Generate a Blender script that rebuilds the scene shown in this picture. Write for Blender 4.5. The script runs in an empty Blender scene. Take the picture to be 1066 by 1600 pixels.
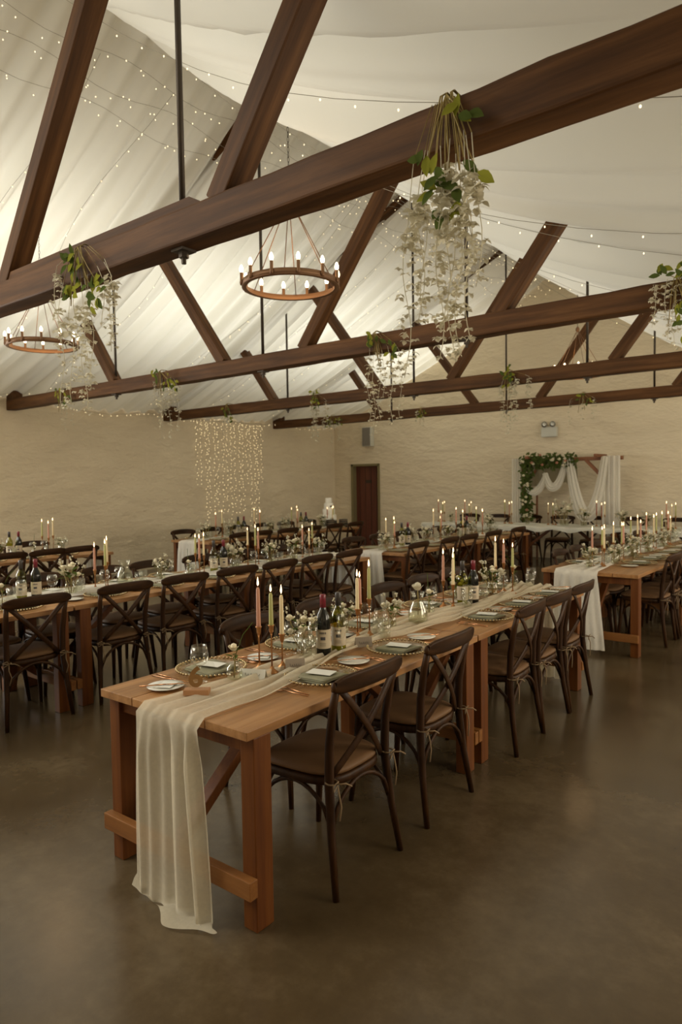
import bpy, math, random
from mathutils import Vector, Matrix

sc = bpy.context.scene
PI = math.pi
R = math.radians
rnd = random.Random(7)

# ------------------------------------------------------------ camera, world, light, exposure
def cam_matrix(yaw, pitch, roll, loc):
    f = Vector((-math.sin(yaw)*math.cos(pitch), math.cos(yaw)*math.cos(pitch), math.sin(pitch)))
    r0 = Vector((math.cos(yaw), math.sin(yaw), 0)); u0 = r0.cross(f)
    r = r0*math.cos(roll)+u0*math.sin(roll); u = -r0*math.sin(roll)+u0*math.cos(roll)
    m = Matrix((r, u, -f)).transposed().to_4x4(); m.translation = loc
    return m
cam = bpy.data.cameras.new('camera'); cam_o = bpy.data.objects.new('camera', cam)
sc.collection.objects.link(cam_o); sc.camera = cam_o
cam.sensor_fit = 'VERTICAL'; cam.sensor_height = 36; cam.sensor_width = 24; cam.lens = 24.0
cam.clip_start = 0.05; cam.clip_end = 100
cam_o.matrix_world = cam_matrix(.675, -.047, -.015, (0, 0, 1.65))
cam.dof.use_dof = True; cam.dof.focus_distance = 3.3; cam.dof.aperture_fstop = 3.4

sc.view_settings.view_transform = 'Standard'; sc.view_settings.look = 'None'
sc.view_settings.gamma = 1; sc.view_settings.use_curve_mapping = False
sc.view_settings.exposure = 0.06
try:
    sc.cycles.use_denoising = True
    sc.cycles.max_bounces = 10; sc.cycles.diffuse_bounces = 5; sc.cycles.glossy_bounces = 3
    sc.cycles.transmission_bounces = 6; sc.cycles.transparent_max_bounces = 24
    sc.cycles.sample_clamp_indirect = 4; sc.cycles.caustics_reflective = False; sc.cycles.caustics_refractive = False
except Exception:
    pass
w = bpy.data.worlds.new('world'); sc.world = w; w.use_nodes = True
w.node_tree.nodes['Background'].inputs[0].default_value = (.75, .85, 1, 1)
w.node_tree.nodes['Background'].inputs[1].default_value = .25

XL, XR, YF, YB = -10.95, 1.6, 13.45, -4.0       # inner faces of the hall
XRIDGE, ZRIDGE, ZEAVE = -5.28, 5.74, 3.05
TRUSS_Y = [2.28, 5.29, 8.30, 11.32]
TZ0, TZ1 = 2.835, 3.005                          # underside and top of the tie beams
def area(name, loc, rot, sx, sy, power, col):
    l = bpy.data.lights.new(name, 'AREA'); l.shape = 'RECTANGLE'; l.size = sx; l.size_y = sy
    l.energy = power; l.color = col
    o = bpy.data.objects.new(name, l); sc.collection.objects.link(o)
    o.location = loc; o.rotation_euler = rot
    return o
SKY_COL = (1.0, .975, .90)
for yb in (0.3, 3.8, 6.8, 9.8, 12.4):            # daylight through the roof lights, above the drapes
    area('roof_light_and_fill', (-8.5, yb, 5.45), (0, R(-26), 0), 2.1, 2.1, 60, SKY_COL)
    area('roof_light_and_fill', (-2.4, yb, 5.75), (0, R(26), 0), 2.6, 2.3, 44, SKY_COL)
area('entrance_daylight', (-4.0, YB+.02, 1.5), (R(90), 0, 0), 5.0, 2.6, 30, (1, .84, .62))
area('roof_light_and_fill', (-6.6, -1.9, 5.3), (0, 0, 0), 4.5, 3.0, 400, SKY_COL)      # invented overhead fill behind the camera, added to brighten tables and runner
area('side_window_and_fill', (XL+.02, .6, 1.9), (0, R(-90), 0), 1.7, 4.5, 270, SKY_COL)  # added fill from the unseen left wall, the window is invented
for yb in (3.6, 7.0, 10.4):
    area('side_window_and_fill', (XR-.02, yb, 1.75), (0, R(90), 0), 1.3, 1.8, 70, (1, .88, .70))

# ------------------------------------------------------------ materials
def mat(name, col=(.5, .5, .5), rough=.6, metal=0.0, spec=.5, emit=None, strength=0):
    m = bpy.data.materials.new(name); m.use_nodes = True
    b = m.node_tree.nodes['Principled BSDF']
    b.inputs['Base Color'].default_value = (*col, 1); b.inputs['Roughness'].default_value = rough
    b.inputs['Metallic'].default_value = metal; b.inputs['Specular IOR Level'].default_value = spec
    if emit:
        b.inputs['Emission Color'].default_value = (*emit, 1); b.inputs['Emission Strength'].default_value = strength
        m.cycles.emission_sampling = 'NONE'
    return m
def nd(m, t): return m.node_tree.nodes.new(t)
def lk(m, a, b): m.node_tree.links.new(a, b)
def coords(m, scale=(1, 1, 1), kind='Object'):
    tc = nd(m, 'ShaderNodeTexCoord'); mp = nd(m, 'ShaderNodeMapping'); mp.inputs['Scale'].default_value = scale
    lk(m, tc.outputs[kind], mp.inputs['Vector']); return mp.outputs[0]
def noise(m, vec, scale, detail=5, rough=.6):
    n = nd(m, 'ShaderNodeTexNoise'); n.inputs['Scale'].default_value = scale
    n.inputs['Detail'].default_value = detail; n.inputs['Roughness'].default_value = rough
    lk(m, vec, n.inputs['Vector']); return n.outputs['Fac']
def ramp(m, fac, stops):
    r = nd(m, 'ShaderNodeValToRGB'); e = r.color_ramp.elements
    while len(e) < len(stops): e.new(.5)
    for k, (p, c) in enumerate(stops): e[k].position = p; e[k].color = (*c, 1)
    lk(m, fac, r.inputs[0]); return r.outputs[0]
def bump(m, fac, strength, dist=.01):
    b = nd(m, 'ShaderNodeBump'); b.inputs['Strength'].default_value = strength; b.inputs['Distance'].default_value = dist
    lk(m, fac, b.inputs['Height']); lk(m, b.outputs[0], m.node_tree.nodes['Principled BSDF'].inputs['Normal'])
def base(m, sock): lk(m, sock, m.node_tree.nodes['Principled BSDF'].inputs['Base Color'])

def wood(name, dark, mid, light, axis=0, rough=.55, scale=1.0, island=False, spec=.4, bstr=.25):
    m = mat(name, mid, rough, spec=spec)
    s = [22*scale]*3; s[axis] = 1.3*scale
    v = coords(m, tuple(s))
    n1 = noise(m, v, 1.0, 6, .65)
    c = ramp(m, n1, [(.28, dark), (.5, mid), (.75, light)])
    if island:
        g = nd(m, 'ShaderNodeNewGeometry')
        hsv = nd(m, 'ShaderNodeHueSaturation'); mr = nd(m, 'ShaderNodeMapRange')
        mr.inputs['To Min'].default_value = .8; mr.inputs['To Max'].default_value = 1.18
        lk(m, g.outputs['Random Per Island'], mr.inputs['Value']); lk(m, mr.outputs[0], hsv.inputs['Value'])
        lk(m, c, hsv.inputs['Color']); c = hsv.outputs[0]
    base(m, c); bump(m, n1, bstr, .004)
    return m
M = {}
M['wall'] = mat('cream_plaster', (.56, .465, .30), .85, spec=.2)
_v = coords(M['wall'], (.7, .7, 1.5)); _n = noise(M['wall'], _v, 2.2, 8, .6)
_c = noise(M['wall'], _v, .6, 3)
base(M['wall'], ramp(M['wall'], _c, [(.3, (.675, .58, .42)), (.7, (.755, .66, .49))])); bump(M['wall'], _n, .9, .09)
M['floor'] = mat('polished_concrete', (.2, .17, .13), .34, spec=.45)
_v = coords(M['floor'], (1, 1, 1)); _n = noise(M['floor'], _v, 1.1, 8, .65); _n2 = noise(M['floor'], _v, 14, 6, .7)
_mx = nd(M['floor'], 'ShaderNodeMix'); _mx.data_type = 'FLOAT'; _mx.inputs[0].default_value = .25
lk(M['floor'], _n, _mx.inputs[2]); lk(M['floor'], _n2, _mx.inputs[3])
base(M['floor'], ramp(M['floor'], _mx.outputs[0], [(.3, (.042, .027, .0125)), (.5, (.070, .048, .0235)), (.7, (.118, .086, .047))]))
_r = nd(M['floor'], 'ShaderNodeMapRange'); _r.inputs['To Min'].default_value = .13; _r.inputs['To Max'].default_value = .32
lk(M['floor'], _n, _r.inputs['Value']); lk(M['floor'], _r.outputs[0], M['floor'].node_tree.nodes['Principled BSDF'].inputs['Roughness'])
bump(M['floor'], _n2, .05, .004)
M['roof'] = mat('roof_boarding', (.5, .42, .3), .9)
M['beam'] = wood('dark_oak_beam', (.034, .0130, .0036), (.078, .0325, .0090), (.145, .065, .021), 0, .6, .7, spec=.2)
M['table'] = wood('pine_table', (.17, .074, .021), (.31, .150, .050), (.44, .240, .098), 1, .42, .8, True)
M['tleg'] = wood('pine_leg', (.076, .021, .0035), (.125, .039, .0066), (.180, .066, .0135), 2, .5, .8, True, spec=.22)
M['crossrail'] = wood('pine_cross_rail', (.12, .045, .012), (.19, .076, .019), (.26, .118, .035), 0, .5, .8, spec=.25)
M['chair'] = wood('dark_chair_wood', (.012, .0045, .0012), (.030, .0118, .0033), (.060, .0255, .0082), 2, .45, 1.2, spec=.16, bstr=.12)
M['rail'] = wood('dark_chair_rail', (.012, .0047, .0012), (.031, .0126, .0034), (.062, .027, .0086), 0, .45, 1.2, spec=.16, bstr=.12)
M['pad'] = mat('brown_seat_pad', (.135, .070, .029), .62, spec=.3)
M['cord'] = mat('beige_tie', (.20, .135, .07), .8)
M['iron'] = mat('dark_iron', (.055, .042, .03), .5, .6)
M['brass'] = mat('antique_brass', (.42, .20, .075), .32, .9)
M['copper'] = mat('copper_cutlery', (.60, .31, .16), .25, 1.0)
M['bronze'] = mat('bronze_ring', (.20, .105, .05), .5, .5)
M['white'] = mat('white_china', (.70, .68, .60), .25)
M['paper'] = mat('white_card', (.66, .66, .60), .7)
M['kraft'] = mat('kraft_card', (.27, .22, .165), .8)
M['ink'] = mat('dark_ink', (.06, .055, .06), .7)
M['sage'] = mat('sage_napkin', (.225, .215, .135), .85)
M['bead'] = mat('gold_bead_rim', (.42, .32, .17), .25, .85)
M['dusty'] = mat('dusty_pink_wax', (.46, .215, .135), .5)
M['olive'] = mat('olive_wax', (.34, .33, .105), .5)
M['ivory'] = mat('ivory_wax', (.66, .53, .30), .5)
M['rust'] = mat('rust_wax', (.25, .06, .025), .5)
M['wick'] = mat('wick', (.03, .02, .02), .9)
M['flame'] = mat('flame', (1, .6, .25), .5, emit=(1, .66, .34), strength=5)
M['bulb'] = mat('warm_bulb', (1, .8, .5), .5, emit=(1, .80, .52), strength=5)
M['fairy'] = mat('fairy_bulb', (1, .85, .6), .5, emit=(1, .80, .46), strength=1.7)
M['wire'] = mat('fairy_cable', (.30, .28, .22), .7)
M['rose'] = mat('cream_rose', (.72, .66, .48), .7)
M['stem'] = mat('olive_stem', (.24, .175, .045), .7)
M['foil'] = mat('burgundy_foil', (.16, .012, .022), .35)
M['capd'] = mat('dark_cap', (.045, .038, .034), .4)
M['winered'] = mat('dark_bottle', (.010, .010, .008), .12)
M['label'] = mat('cream_label', (.50, .42, .30), .7)
M['block'] = wood('oak_block', (.26, .12, .05), (.36, .18, .08), (.44, .24, .11), 0, .5)
M['gold'] = mat('gold_number', (.25, .13, .04), .45, .2)
M['door'] = wood('red_brown_door', (.075, .020, .010), (.115, .032, .016), (.15, .045, .022), 2, .5, .6)
M['grey'] = mat('grey_grille', (.20, .18, .15), .7)
M['lamphouse'] = mat('pale_housing', (.55, .55, .48), .5)
M['lens'] = mat('lamp_lens', (.5, .5, .45), .1, .6)
M['basket'] = wood('dark_basket', (.02, .018, .014), (.05, .042, .03), (.09, .075, .05), 0, .8)
M['archwood'] = wood('arch_timber', (.14, .05, .02), (.22, .085, .035), (.30, .13, .055), 0, .6)
M['icing'] = mat('white_icing', (.78, .76, .68), .5)

def glass(name, tint, refl=.9):
    m = bpy.data.materials.new(name); m.use_nodes = True; nt = m.node_tree; nt.nodes.clear()
    o = nd(m, 'ShaderNodeOutputMaterial'); mx = nd(m, 'ShaderNodeMixShader'); t = nd(m, 'ShaderNodeBsdfTransparent')
    g = nd(m, 'ShaderNodeBsdfGlossy'); f = nd(m, 'ShaderNodeLayerWeight'); f.inputs['Blend'].default_value = .32
    t.inputs[0].default_value = (*tint, 1); g.inputs['Roughness'].default_value = .06; g.inputs[0].default_value = (refl, refl, refl*.96, 1)
    mr = nd(m, 'ShaderNodeMapRange'); mr.inputs['To Min'].default_value = .03; mr.inputs['To Max'].default_value = .32
    lk(m, f.outputs['Facing'], mr.inputs['Value']); lk(m, mr.outputs[0], mx.inputs[0])
    lk(m, t.outputs[0], mx.inputs[1]); lk(m, g.outputs[0], mx.inputs[2]); lk(m, mx.outputs[0], o.inputs[0])
    return m
M['glass'] = glass('clear_glass', (.98, .98, .965))
M['cutglass'] = glass('pressed_glass', (.95, .955, .93))
M['charger'] = glass('charger_glass', (.92, .915, .87))
M['greenglass'] = glass('yellow_green_glass', (.62, .62, .16))
M['water'] = glass('pale_green_water', (.95, .955, .88), .6)

def cloth(name, col, transl, opacity, weave=0):
    m = bpy.data.materials.new(name); m.use_nodes = True; nt = m.node_tree; nt.nodes.clear()
    o = nd(m, 'ShaderNodeOutputMaterial'); d = nd(m, 'ShaderNodeBsdfDiffuse'); t = nd(m, 'ShaderNodeBsdfTranslucent')
    d.inputs[0].default_value = (*col, 1); t.inputs[0].default_value = (*col, 1)
    mx = nd(m, 'ShaderNodeMixShader'); mx.inputs[0].default_value = transl
    lk(m, d.outputs[0], mx.inputs[1]); lk(m, t.outputs[0], mx.inputs[2]); last = mx.outputs[0]
    if opacity < 1:
        tr = nd(m, 'ShaderNodeBsdfTransparent'); m2 = nd(m, 'ShaderNodeMixShader')
        v = coords(m, (1, 1, 1)); n = noise(m, v, 60, 2)
        mr = nd(m, 'ShaderNodeMapRange'); mr.inputs['To Min'].default_value = opacity-.08; mr.inputs['To Max'].default_value = opacity+.08
        lk(m, n, mr.inputs['Value']); lk(m, mr.outputs[0], m2.inputs[0])
        lk(m, tr.outputs[0], m2.inputs[1]); lk(m, last, m2.inputs[2]); last = m2.outputs[0]
    lk(m, last, o.inputs[0]); return m
M['drape'] = cloth('ivory_drape', (.785, .78, .705), .5, 1)
M['gauze'] = cloth('cream_gauze', (.80, .735, .57), .4, .70)
M['chiffon'] = cloth('white_chiffon', (.84, .82, .74), .3, .9)
M['petal'] = cloth('white_petal', (.66, .62, .475), .25, 1)
M['leaf'] = cloth('green_leaf', (.085, .115, .03), .3, 1)
M['leafy'] = cloth('yellow_green_leaf', (.26, .27, .04), .35, 1)
M['linen'] = cloth('white_linen', (.66, .65, .57), .15, 1)
M['duskvoile'] = cloth('olive_voile', (.22, .20, .13), .35, .8)

# ------------------------------------------------------------ mesh helpers
class MB:
    def __init__(s): s.v = []; s.f = []
    def add(s, vs, fs):
        k = len(s.v); s.v += [tuple(p) for p in vs]; s.f += [tuple(i+k for i in f) for f in fs]; return s
    def box(s, c, d, rz=0, m=None):
        x, y, z = d[0]/2, d[1]/2, d[2]/2
        vs = [Vector((a*x, b*y, e*z)) for e in (-1, 1) for b in (-1, 1) for a in (-1, 1)]
        if m is not None: vs = [m @ p for p in vs]
        if rz:
            rm = Matrix.Rotation(rz, 3, 'Z'); vs = [rm @ p for p in vs]
        c = Vector(c); vs = [p+c for p in vs]
        return s.add(vs, [(0, 2, 3, 1), (4, 5, 7, 6), (0, 1, 5, 4), (2, 6, 7, 3), (0, 4, 6, 2), (1, 3, 7, 5)])
    def bar(s, a, b, w, h, up=(0, 0, 1)):
        a, b = Vector(a), Vector(b); d = (b-a); L = d.length; x = d.normalized()
        y = Vector(up).cross(x)
        if y.length < 1e-4: y = Vector((0, 1, 0)).cross(x)
        y.normalize(); z = x.cross(y)
        m = Matrix((x, y, z)).transposed()
        return s.box((a+b)/2, (L, w, h), m=m)
    def tube(s, pts, rad, n=8, cap=True, flat=None):
        pts = [Vector(p) for p in pts]; N = len(pts)
        rs = rad if isinstance(rad, (list, tuple)) else [rad]*N
        t0 = (pts[1]-pts[0]).normalized()
        u = t0.orthogonal().normalized() if flat is None else Vector(flat)
        vs = []; fs = []
        for i, p in enumerate(pts):
            t = (pts[min(i+1, N-1)]-pts[max(i-1, 0)]).normalized()
            u = (u-t*u.dot(t))
            if u.length < 1e-5: u = t.orthogonal()
            u.normalize(); v = t.cross(u)
            ra = rs[i] if not isinstance(rs[i], tuple) else rs[i]
            ru, rv = (ra, ra) if not isinstance(ra, tuple) else ra
            for k in range(n):
                a = 2*PI*k/n+ (PI/n if n == 4 else 0); vs.append(p+u*math.cos(a)*ru+v*math.sin(a)*rv)
        for i in range(N-1):
            for k in range(n):
                k2 = (k+1) % n; fs.append((i*n+k, i*n+k2, (i+1)*n+k2, (i+1)*n+k))
        if cap: fs += [tuple(range(n-1, -1, -1)), tuple((N-1)*n+k for k in range(n))]
        return s.add(vs, fs)
    def lathe(s, prof, c=(0, 0, 0), n=16, close=True):
        vs = []; fs = []; c = Vector(c)
        for r, z in prof:
            for k in range(n):
                a = 2*PI*k/n; vs.append(c+Vector((r*math.cos(a), r*math.sin(a), z)))
        for i in range(len(prof)-1):
            for k in range(n):
                k2 = (k+1) % n; fs.append((i*n+k, i*n+k2, (i+1)*n+k2, (i+1)*n+k))
        if close:
            if prof[0][0] > 1e-4: fs.append(tuple(range(n-1, -1, -1)))
            if prof[-1][0] > 1e-4: fs.append(tuple((len(prof)-1)*n+k for k in range(n)))
        return s.add(vs, fs)
    def ball(s, c, r, n=8, sz=1.0):
        m = n//2
        return s.lathe([(max(r*math.sin(PI*i/m), 1e-5), -r*sz*math.cos(PI*i/m)) for i in range(m+1)], c, n, False)
    def grid(s, fn, nu, nv):
        vs = [fn(i/nu, j/nv) for j in range(nv+1) for i in range(nu+1)]
        fs = [(j*(nu+1)+i, j*(nu+1)+i+1, (j+1)*(nu+1)+i+1, (j+1)*(nu+1)+i) for j in range(nv) for i in range(nu)]
        return s.add(vs, fs)
    def leaf(s, p, d, up, L, W, curl=.15):
        p = Vector(p); d = Vector(d).normalized(); up = Vector(up); sd = d.cross(up)
        if sd.length < 1e-3: sd = d.orthogonal()
        sd.normalize(); n = sd.cross(d)
        prof = [(0, .08), (.25, .75), (.5, 1), (.75, .7), (1, .05)]
        vs = []
        for t, wd in prof:
            c = p+d*L*t-n*L*curl*t*t
            vs += [c-sd*W*wd/2+n*W*.12*wd, c, c+sd*W*wd/2+n*W*.12*wd]
        fs = []
        for i in range(4):
            a = i*3; fs += [(a, a+1, a+4, a+3), (a+1, a+2, a+5, a+4)]
        return s.add(vs, fs)
    def xf(s, m):
        s.v = [tuple(m @ Vector(p)) for p in s.v]; return s
    def build(s, name, m, parent=None, smooth=False, loc=None, bevel=0):
        me = bpy.data.meshes.new(name); me.from_pydata(s.v, [], s.f); me.update()
        if smooth: me.polygons.foreach_set('use_smooth', [True]*len(me.polygons))
        me.materials.append(m)
        o = bpy.data.objects.new(name, me); sc.collection.objects.link(o)
        if parent: o.parent = parent
        if loc is not None: o.location = loc
        if bevel:
            b = o.modifiers.new('edge', 'BEVEL'); b.width = bevel; b.segments = 2; b.limit_method = 'ANGLE'
        return o
def tag(o, label, cat, group=None):
    o['label'] = label; o['category'] = cat
    if group: o['group'] = group
    return o
def thing(name, label, cat, loc=(0, 0, 0), rz=0, group=None):
    o = bpy.data.objects.new(name, None); sc.collection.objects.link(o); o.empty_display_size = .05
    o.location = loc; o.rotation_euler = (0, 0, rz)
    return tag(o, label, cat, group)
def struct(o): o['kind'] = 'structure'; return o
KIDS = {}
def kids(o):
    if o.name not in KIDS: KIDS[o.name] = list(o.children)
    return KIDS[o.name]
def copy_tree(o, parent=None):
    c = o.copy(); sc.collection.objects.link(c)
    if parent: c.parent = parent; c.matrix_parent_inverse = o.matrix_parent_inverse
    for ch in kids(o): copy_tree(ch, c)
    return c
PROTO = {}
def place(key, builder, label, loc, rz=0, group=None, sc_=None):
    if key not in PROTO:
        o = builder(); PROTO[key] = o
    else:
        o = copy_tree(PROTO[key])
    o['label'] = label
    if group: o['group'] = group
    o.location = loc; o.rotation_euler = (0, 0, rz)
    if sc_: o.scale = sc_
    return o
ORD = 'first second third fourth fifth sixth seventh eighth ninth tenth eleventh twelfth thirteenth fourteenth fifteenth sixteenth'.split()

# ------------------------------------------------------------ the hall
struct(MB().box(((XL+XR)/2, (YF+YB)/2, -.1), (XR-XL+.6, YF-YB+.6, .2)).build('floor', M['floor']))
struct(MB().box((XL-.15, (YF+YB)/2, 2.25), (.3, YF-YB+.6, 4.5)).build('wall_left', M['wall']))
struct(MB().box((XR+.15, (YF+YB)/2, 2.0), (.3, YF-YB+.6, 4.0)).build('wall_right', M['wall']))
DX0, DX1, DZ = -10.40, -9.55, 2.03               # doorway in the far wall
fw = MB()
fw.box(((XL-.3+DX0)/2, YF+.15, 3.75), (DX0-XL+.3, .3, 7.5))
fw.box(((DX1+XR+.3)/2, YF+.15, 3.75), (XR+.3-DX1, .3, 7.5))
fw.box(((DX0+DX1)/2, YF+.15, (DZ+7.5)/2), (DX1-DX0, .3, 7.5-DZ))
struct(fw.build('wall_far', M['wall']))
bw = MB()
bw.box((-9.0, YB-.15, 3.75), (4.6, .3, 7.5)); bw.box((.25, YB-.15, 3.75), (3.3, .3, 7.5)); bw.box((-4.05, YB-.15, 5.2), (5.3, .3, 4.6))
struct(bw.build('wall_back', M['wall']))
rf = MB()
rf.bar((XL-.4, (YF+YB)/2, 4.45), (XRIDGE, (YF+YB)/2, 7.4), YF-YB+.8, .12)
rf.bar((XRIDGE, (YF+YB)/2, 7.4), (XR+.4, (YF+YB)/2, 3.85), YF-YB+.8, .12)
struct(rf.build('ceiling', M['roof']))
# door
d = struct(MB().box(((DX0+DX1)/2, YF+.13, DZ/2), (DX1-DX0-.02, .05, DZ-.01)).build('door_1', M['door']))
pm = MB()
for k in range(1, 5): pm.box((DX0+(DX1-DX0)*k/5, YF+.102, DZ/2), (.006, .008, DZ-.06))
pm.build('panel_groove', M['iron'], d)
MB().box(((DX0+DX1)/2+.02, YF+.098, 1.60), (.17, .012, .075)).build('door_sign', M['iron'], d)
fm = MB()
fm.box((DX0+.03, YF+.06, DZ/2), (.06, .2, DZ)); fm.box((DX1-.02, YF+.06, DZ/2), (.04, .2, DZ)); fm.box(((DX0+DX1)/2, YF+.06, DZ-.025), (DX1-DX0, .2, .05))
struct(fm.build('trim_1', mat('olive_reveal', (.20, .165, .075), .8)))

# ceiling drapes --------------------------------------------------------------
def fold(y, seed, per, amp):
    return amp*(math.sin(2*PI*y/per+seed)+.55*math.sin(2*PI*y/(per*.57)+seed*2.1+1.3*math.sin(y*1.7))+.6*math.sin(2*PI*y/(per*1.83)+seed*.7))
def left_drape(u, v):
    y = .2+(YF-.02-.2)*v
    x = XL+.02+(XRIDGE-XL-.02)*u
    yy = y+.22*math.sin(u*2.2+y*.6)
    z = ZEAVE+(ZRIDGE-ZEAVE)*u-.26*4*u*(1-u)*(1-.25*u)
    a = .55+.45*math.sin(PI*min(1, u*1.05))
    z += a*fold(yy, 1.0, .32, .055)+.035*math.sin(yy*2.1+2)*math.sin(PI*u)
    z -= .10*max(0, 1-u/.14)*abs(math.sin(PI*(y-2.28)/3.01))
    return (x, y, z)
dr = MB().grid(left_drape, 44, 620)
tag(dr.build('ceiling_drape', M['drape'], smooth=True), 'ivory ceiling drape with tight pleats, on the roof slope above the light curtain wall', 'drape')
def right_drape_z(x, y):
    u = (x-XRIDGE)/(.45-XRIDGE)
    z = ZRIDGE-.02+(2.98-ZRIDGE)*u
    s = .44+.20*abs(math.sin(PI*(y-2.28)/3.01))-.16*max(0, min(1, (4.2-y)/1.5))
    z -= s*4*u*(1-u) if u < 1 else 0
    return z, u
def right_drape(u, v):
    y = .2+(YF-.02-.2)*v
    x = XRIDGE+(XR-.02-XRIDGE)*u
    z, t = right_drape_z(x, y)
    yy = y+.35*math.sin(t*2.0)
    ff = fold(yy, 2.4, .62, .062)
    cr = .11*(abs(math.sin(PI*yy/.47+.9*math.sin(yy*1.3)))**.6-.7)*(.6+.4*math.sin(yy*2.3+1))
    z += (.3+.7*math.sin(PI*min(1, max(0, t))))*(ff+cr)
    return (x, y, z)
dr = MB().grid(right_drape, 48, 480)
tag(dr.build('ceiling_drape', M['drape'], smooth=True), 'ivory ceiling drape hanging in wide swags, on the roof slope over the open floor', 'drape')

# roof trusses ------------------------------------------------------------------
def local_bar(name, a, b, wdt, hgt, m, parent, bevel=.008, rough=0):
    """a timber whose own X axis runs along it, so that the grain follows it"""
    a, b = Vector(a), Vector(b); dd = b-a; x = dd.normalized(); y = Vector((0, 1, 0)) if abs(x.y) < .9 else Vector((1, 0, 0))
    z = x.cross(y).normalized(); y = z.cross(x)
    L = dd.length; mb = MB()
    n = max(1, int(L/.25)) if rough else 1
    vs = []; fs = []
    for i in range(n+1):
        xx = -L/2+L*i/n
        j = [rnd.uniform(-rough, rough) for _ in range(8)]
        vs += [(xx, -wdt/2+j[0], -hgt/2+j[1]), (xx, wdt/2+j[2], -hgt/2+j[3]), (xx, wdt/2+j[4], hgt/2+j[5]), (xx, -wdt/2+j[6], hgt/2+j[7])]
    for i in range(n):
        for k in range(4): fs.append((i*4+k, (i+1)*4+k, (i+1)*4+(k+1) % 4, i*4+(k+1) % 4))
    fs += [(0, 1, 2, 3), (n*4+3, n*4+2, n*4+1, n*4)]
    mb.add(vs, fs)
    o = mb.build(name, m, parent, bevel=bevel)
    mm = Matrix((x, y, z)).transposed().to_4x4(); mm.translation = (a+b)/2-Vector(parent.location)
    o.matrix_local = mm
    return o
TL = ['near roof truss carrying the largest wisteria garland, just inside the hall',
      'second roof truss, behind the two ring chandeliers',
      'third roof truss, its end on the wall beside the light curtain',
      'last roof truss, in front of the door wall']
for ti, ty in enumerate(TRUSS_Y):
    t = thing('roof_truss', TL[ti], 'truss', (XRIDGE, ty, TZ0), group='roof trusses')
    local_bar('tie_beam', (XL-.05, ty, (TZ0+TZ1)/2), (XR+.05, ty, (TZ0+TZ1)/2), .15, TZ1-TZ0, M['beam'], t, .012, .004)
    for s in (-1, 1):
        for x0, L in ((.60, 2.3), (2.75, 1.75 if ti == 0 else 1.4)):
            a = Vector((XRIDGE+s*x0, ty, TZ1-.02)); dv = Vector((s*.61, 0, .792))
            local_bar('strut', a, a+dv*L, .13, .12, M['beam'], t)
        xe = XL if s < 0 else XR
        ze = ZEAVE+.12 if s < 0 else 2.62
        local_bar('rafter', (xe, ty, ze), (XRIDGE-s*.02, ty, ZRIDGE-.02), .12, .14, M['beam'], t)
        MB().box((xe-XRIDGE-s*.12, 0, TZ1-TZ0+.06), (.22, .15, .13)).build('heel_block', M['beam'], t)
    for dx in (-2.45, 0, 2.45):
        xr = dx
        if ti == 1 and dx < 0: xr = -2.75
        zt = ZRIDGE-TZ0+.12-abs(xr)*.47
        MB().tube([(xr, 0, .1), (xr, 0, zt)], .016, 8).build('tie_rod', M['iron'], t, True)
        MB().box((xr, 0, -.006), (.09, .09, .012)).lathe([(.026, -.04), (.026, -.01)], (xr, 0, 0), 6).lathe([(.013, -.07), (.013, -.03)], (xr, 0, 0), 6).build('rod_nut', M['iron'], t)
    if ti == 0:
        pk = MB(); L0, L1 = XRIDGE-1.5-XRIDGE, 2.66
        pk.add([(L0, -.055, TZ1-TZ0), (L1, -.055, TZ1-TZ0), (L1-.09, -.055, TZ1-TZ0+.05), (L0, -.055, TZ1-TZ0+.05),
                (L0, .055, TZ1-TZ0), (L1, .055, TZ1-TZ0), (L1-.09, .055, TZ1-TZ0+.05), (L0, .055, TZ1-TZ0+.05)],
               [(0, 1, 2, 3), (7, 6, 5, 4), (0, 4, 5, 1), (1, 5, 6, 2), (2, 6, 7, 3), (3, 7, 4, 0)])
        pk.build('packing_piece', M['beam'], t)

# ------------------------------------------------------------ trestle tables
TW, TLEN, TH = .90, 1.82, .76
def make_table():
    t = thing('trestle_table', '', 'table')
    tp = MB(); n = 4; wd = TW/n
    for k in range(n): tp.box((-TW/2+wd*(k+.5), TLEN/2, TH-.0175), (wd-.004, TLEN-.004, .035))
    tp.build('tabletop', M['table'], t, bevel=.003)
    for ye in (.085, TLEN-.085):
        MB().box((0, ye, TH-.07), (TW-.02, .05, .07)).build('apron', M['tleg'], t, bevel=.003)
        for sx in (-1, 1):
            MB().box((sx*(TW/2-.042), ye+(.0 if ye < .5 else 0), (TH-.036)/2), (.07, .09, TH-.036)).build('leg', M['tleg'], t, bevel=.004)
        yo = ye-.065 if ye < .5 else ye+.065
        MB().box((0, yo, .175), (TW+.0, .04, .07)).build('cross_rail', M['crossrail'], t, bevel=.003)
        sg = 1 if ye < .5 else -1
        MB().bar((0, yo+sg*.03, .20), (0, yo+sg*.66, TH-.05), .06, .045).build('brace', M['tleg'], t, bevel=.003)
        MB().lathe([(.022, -.035), (.022, .035)], (0, 0, 0), 12).xf(Matrix.Translation((0, yo+sg*.63, TH-.075)) @ Matrix.Rotation(PI/2, 4, 'Y')).build('hinge_bolt', M['iron'], t)
    return t
def table(x0, y0, label, rz=0, group=None):      # x0, y0: middle of the near short side
    return place('table', make_table, label, (x0, y0, 0), rz, group)

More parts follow.
